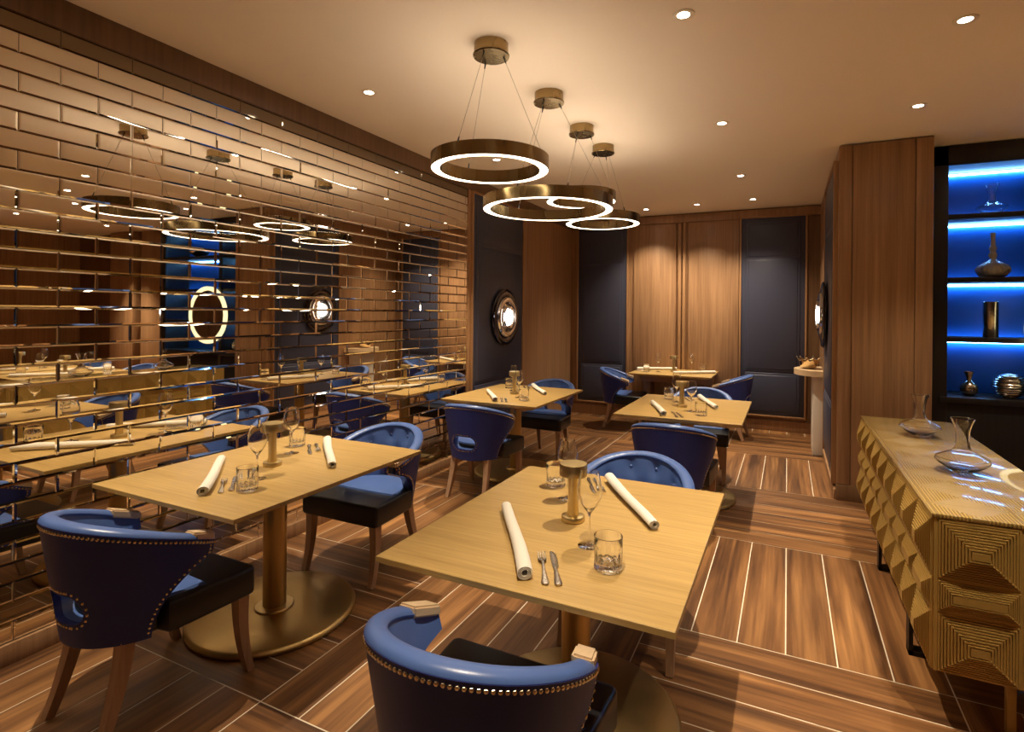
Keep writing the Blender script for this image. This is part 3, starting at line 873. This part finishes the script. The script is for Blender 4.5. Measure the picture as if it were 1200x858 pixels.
def make_sconce(label, loc, rotz):
    t = thing('wall_sconce', label, 'wall light', loc, rotz, 'round glass wall sconces')
    R = Matrix.Rotation(PI/2, 4, 'Y')       # lathe axis -> +X
    MB().lathe([(0,0),(.300,0),(.318,.006),(.318,.016),(.300,.030),(.262,.036),(.236,.030),(.225,.020),(0,.018)], 64, M=R).build('back_dish', M['chrome'], t)
    MB().lathe([(.205,.022),(.222,.024),(.228,.034),(.216,.050),(.190,.056),(.172,.050),(.166,.036),(.18,.024)], 64, M=R, closed=True).build('chrome_ring', M['chrome_light'], t)
    MB().lathe([(.110,.030),(.158,.034),(.166,.046),(.150,.066),(.122,.074),(.106,.060)], 56, M=R, closed=True).build('glass_ring', M['glasslens'], t)
    MB().lathe([(0,.018),(.088,.022),(.095,.042),(.075,.064),(.04,.076),(0,.08)], 48, M=R).build('bulb', M['bulb'], t)
    return t
s1 = make_sconce('round layered glass wall sconce on navy panel by the mirror bricks', (XL+.05, 5.47, 1.44), 0); kids(s1)
dup(s1, (PX-.052, 5.93, 1.50), PI, 'round glass wall sconce seen edge-on, on the pillar side above the console')

# ------------------------------------------------------------------ pendants
def pendant(label, x, y, R, zb, Rc, turn=.45):
    t = thing('ring_pendant', label, 'pendant light', (x, y, 0), 0, 'brass ring pendants')
    hb, wd = .068, .049
    MB().lathe([(R,zb+.003),(R,zb+hb),(R-wd,zb+hb),(R-wd,zb+.003),(R-wd+.004,zb),(R-wd+.004,zb+.006),(R-.004,zb+.006),(R-.004,zb)], 96, closed=True).build('ring_band', M['bronze'], t)
    MB().lathe([(R-.0045,zb+.0055),(R-.0045,zb+.0012),(R-wd+.0045,zb+.0012),(R-wd+.0045,zb+.0055)], 96, closed=True).build('diffuser', M['ring_light'], t)
    MB().lathe([(R-.006,zb+hb-.002),(R-.006,zb+hb+.001),(R-wd+.006,zb+hb+.001),(R-wd+.006,zb+hb-.002)], 96, closed=True).build('added_fill_band', M['added_fill'], t)  # unseen emissive band added on top of the ring to brighten the ceiling
    MB().lathe([(0,ZC-.066),(Rc*1.05,ZC-.066),(Rc*1.08,ZC-.060),(Rc*1.05,ZC-.054),(Rc,ZC-.052),(Rc,ZC-.001),(0,ZC-.001)], 48).build('canopy', M['bronze'], t)
    for k in range(3):
        a = 2*PI*k/3 + turn
        p0 = Vector((Rc*.72*math.cos(a), Rc*.72*math.sin(a), ZC-.066)); p1 = Vector(((R-wd/2)*math.cos(a), (R-wd/2)*math.sin(a), zb+hb))
        c = MB(); c.tube([p0, p1], .0011, 6)
        o = c.build('cable', M['cable'], t)
        g = MB(); d = (p1-p0).normalized()
        g.tube([p0 + Vector((0,0,.004)), p0 + d*.035], [.005, .003], 8); g.tube([p1 - d*.035, p1 - Vector((0,0,.003))], [.003, .005], 8)
        g.build('cable_grip', M['dark_metal'], o)
    return t
pendant('nearest brass ring pendant, hung highest in the picture over the front tables', -1.392, 2.45, .303, 2.228, .088)
pendant('widest brass ring pendant, second in the row from the front', -1.37, 3.15, .408, 2.142, .090)
pendant('small brass ring pendant hung highest, half hidden by the widest ring', -1.39, 3.81, .256, 2.318, .088)
pendant('last brass ring pendant in the row, nearest the back wall', -1.39, 4.33, .304, 2.232, .088, 1.5)

# ------------------------------------------------------------------ downlights
W = 315
dl = [ # x, y, watts, label
 (-.445, 2.57, 1.0, 'recessed ceiling downlight above the far end of the large front table'),
 (-.440, 4.15, .9, 'recessed ceiling downlight above the central rear table'),
 (-.432, 5.80, .9, 'recessed ceiling downlight past the chair behind the central rear table'),
 (-.385, 7.05, .7, 'recessed ceiling downlight closest to right padded panel of the back wall'),
 (-1.045, 7.12, .8, 'recessed ceiling downlight over the right half of the back wall table'),
 (-1.709, 7.20, .8, 'recessed ceiling downlight over the left half of the back wall table'),
 (.72, 1.95, .7, 'recessed ceiling downlight ahead of the near end of the sideboard, out of view'),
 (.736, 3.15, .4, 'recessed ceiling downlight above the near half of the gold sideboard'),
 (.765, 4.32, .4, 'recessed ceiling downlight above far end of gold sideboard, by the pillar'),
 (-2.40, 2.67, 1.0, 'recessed ceiling downlight near the mirror bricks, left of nearest pendant'),
 (-2.394, 4.33, 1.0, 'recessed ceiling downlight seen through the nearest ring pendant'),
 (-.445, .95, .8, 'recessed ceiling downlight over the front edge of the room, out of view'),
 (-2.40, 1.05, .8, 'recessed ceiling downlight over the front chair by the mirror, out of view'),
 (-.445, -.65, .5, 'recessed ceiling downlight behind the camera, over the middle aisle'),
 (-2.40, -.55, .5, 'recessed ceiling downlight behind the camera, near the mirror bricks'),
 (1.75, 3.45, .9, 'recessed ceiling downlight over the table beyond the sideboard, seen reflected'),
 (2.62, 3.93, .9, 'recessed ceiling downlight over the outer table beyond the sideboard, seen reflected'),
 (1.60, 4.75, .3, 'recessed ceiling downlight in front of the display shelving, seen reflected'),
 (4.35, 4.0, 2.6, 'recessed ceiling downlight near the far right wall, seen reflected'),
 (4.40, 5.2, 2.0, 'recessed ceiling downlight near the far right corner, seen reflected'),
]
d0 = None
for i, (x, y, w, lab) in enumerate(dl):
    if d0 is None:
        d0 = thing('ceiling_downlight', lab, 'downlight', (x, y, ZC), 0, 'recessed ceiling downlights')
        MB().lathe([(.029,-.001),(.05,-.001),(.05,-.004),(.046,-.006),(.029,-.004)], 32, closed=True).build('trim_ring', M['trimwhite'], d0)
        MB().lathe([(0,-.0015),(.029,-.0015),(.029,-.0030),(0,-.0030)], 32).build('lens', M['lens'], d0)
        kids(d0); r = d0
    else: r = dup(d0, (x, y, ZC), 0, lab)
    L = bpy.data.lights.new('downlight_beam', 'SPOT'); L.energy = W*w; L.color = (1, .83, .60)
    L.spot_size = math.radians(105 if y > 7 else 66); L.energy *= .55 if y > 7 else 1; L.spot_blend = 1; L.shadow_soft_size = .011
    lo = link('downlight_beam', L, r, (0, 0, -.02))

# ------------------------------------------------------------------ camera, world, view
F, YH, TH, CX, RL = 638.5, 365.8, .4423, 620.4, -.0093
cam = bpy.data.cameras.new('camera'); co = link('camera', cam)
cam.sensor_width = 36; cam.sensor_fit = 'HORIZONTAL'; cam.lens = F/1200*36
cam.shift_x = -(CX-600)/1200; cam.shift_y = (YH-429)/1200
fwd = Vector((-math.sin(TH), math.cos(TH), 0)); r0 = Vector((math.cos(TH), math.sin(TH), 0)); z0 = Vector((0,0,1))
right = r0*math.cos(RL) - z0*math.sin(RL); up = r0*math.sin(RL) + z0*math.cos(RL)
Mx = Matrix((right, up, -fwd)).transposed().to_4x4(); Mx.translation = (0, 0, 1.5)
co.matrix_world = Mx
cam.clip_start = .05
scene.camera = co
w = bpy.data.worlds.new('world'); scene.world = w; w.use_nodes = True
w.node_tree.nodes['Background'].inputs[0].default_value = (.02,.017,.014,1)
scene.view_settings.view_transform = 'Standard'; scene.view_settings.look = 'None'
scene.view_settings.exposure = 0.1; scene.view_settings.gamma = 1; scene.view_settings.use_curve_mapping = False
cy = scene.cycles
cy.use_denoising = True
cy.max_bounces = 14; cy.diffuse_bounces = 6; cy.glossy_bounces = 8; cy.transmission_bounces = 12; cy.transparent_max_bounces = 8
cy.sample_clamp_indirect = 6; cy.blur_glossy = .6
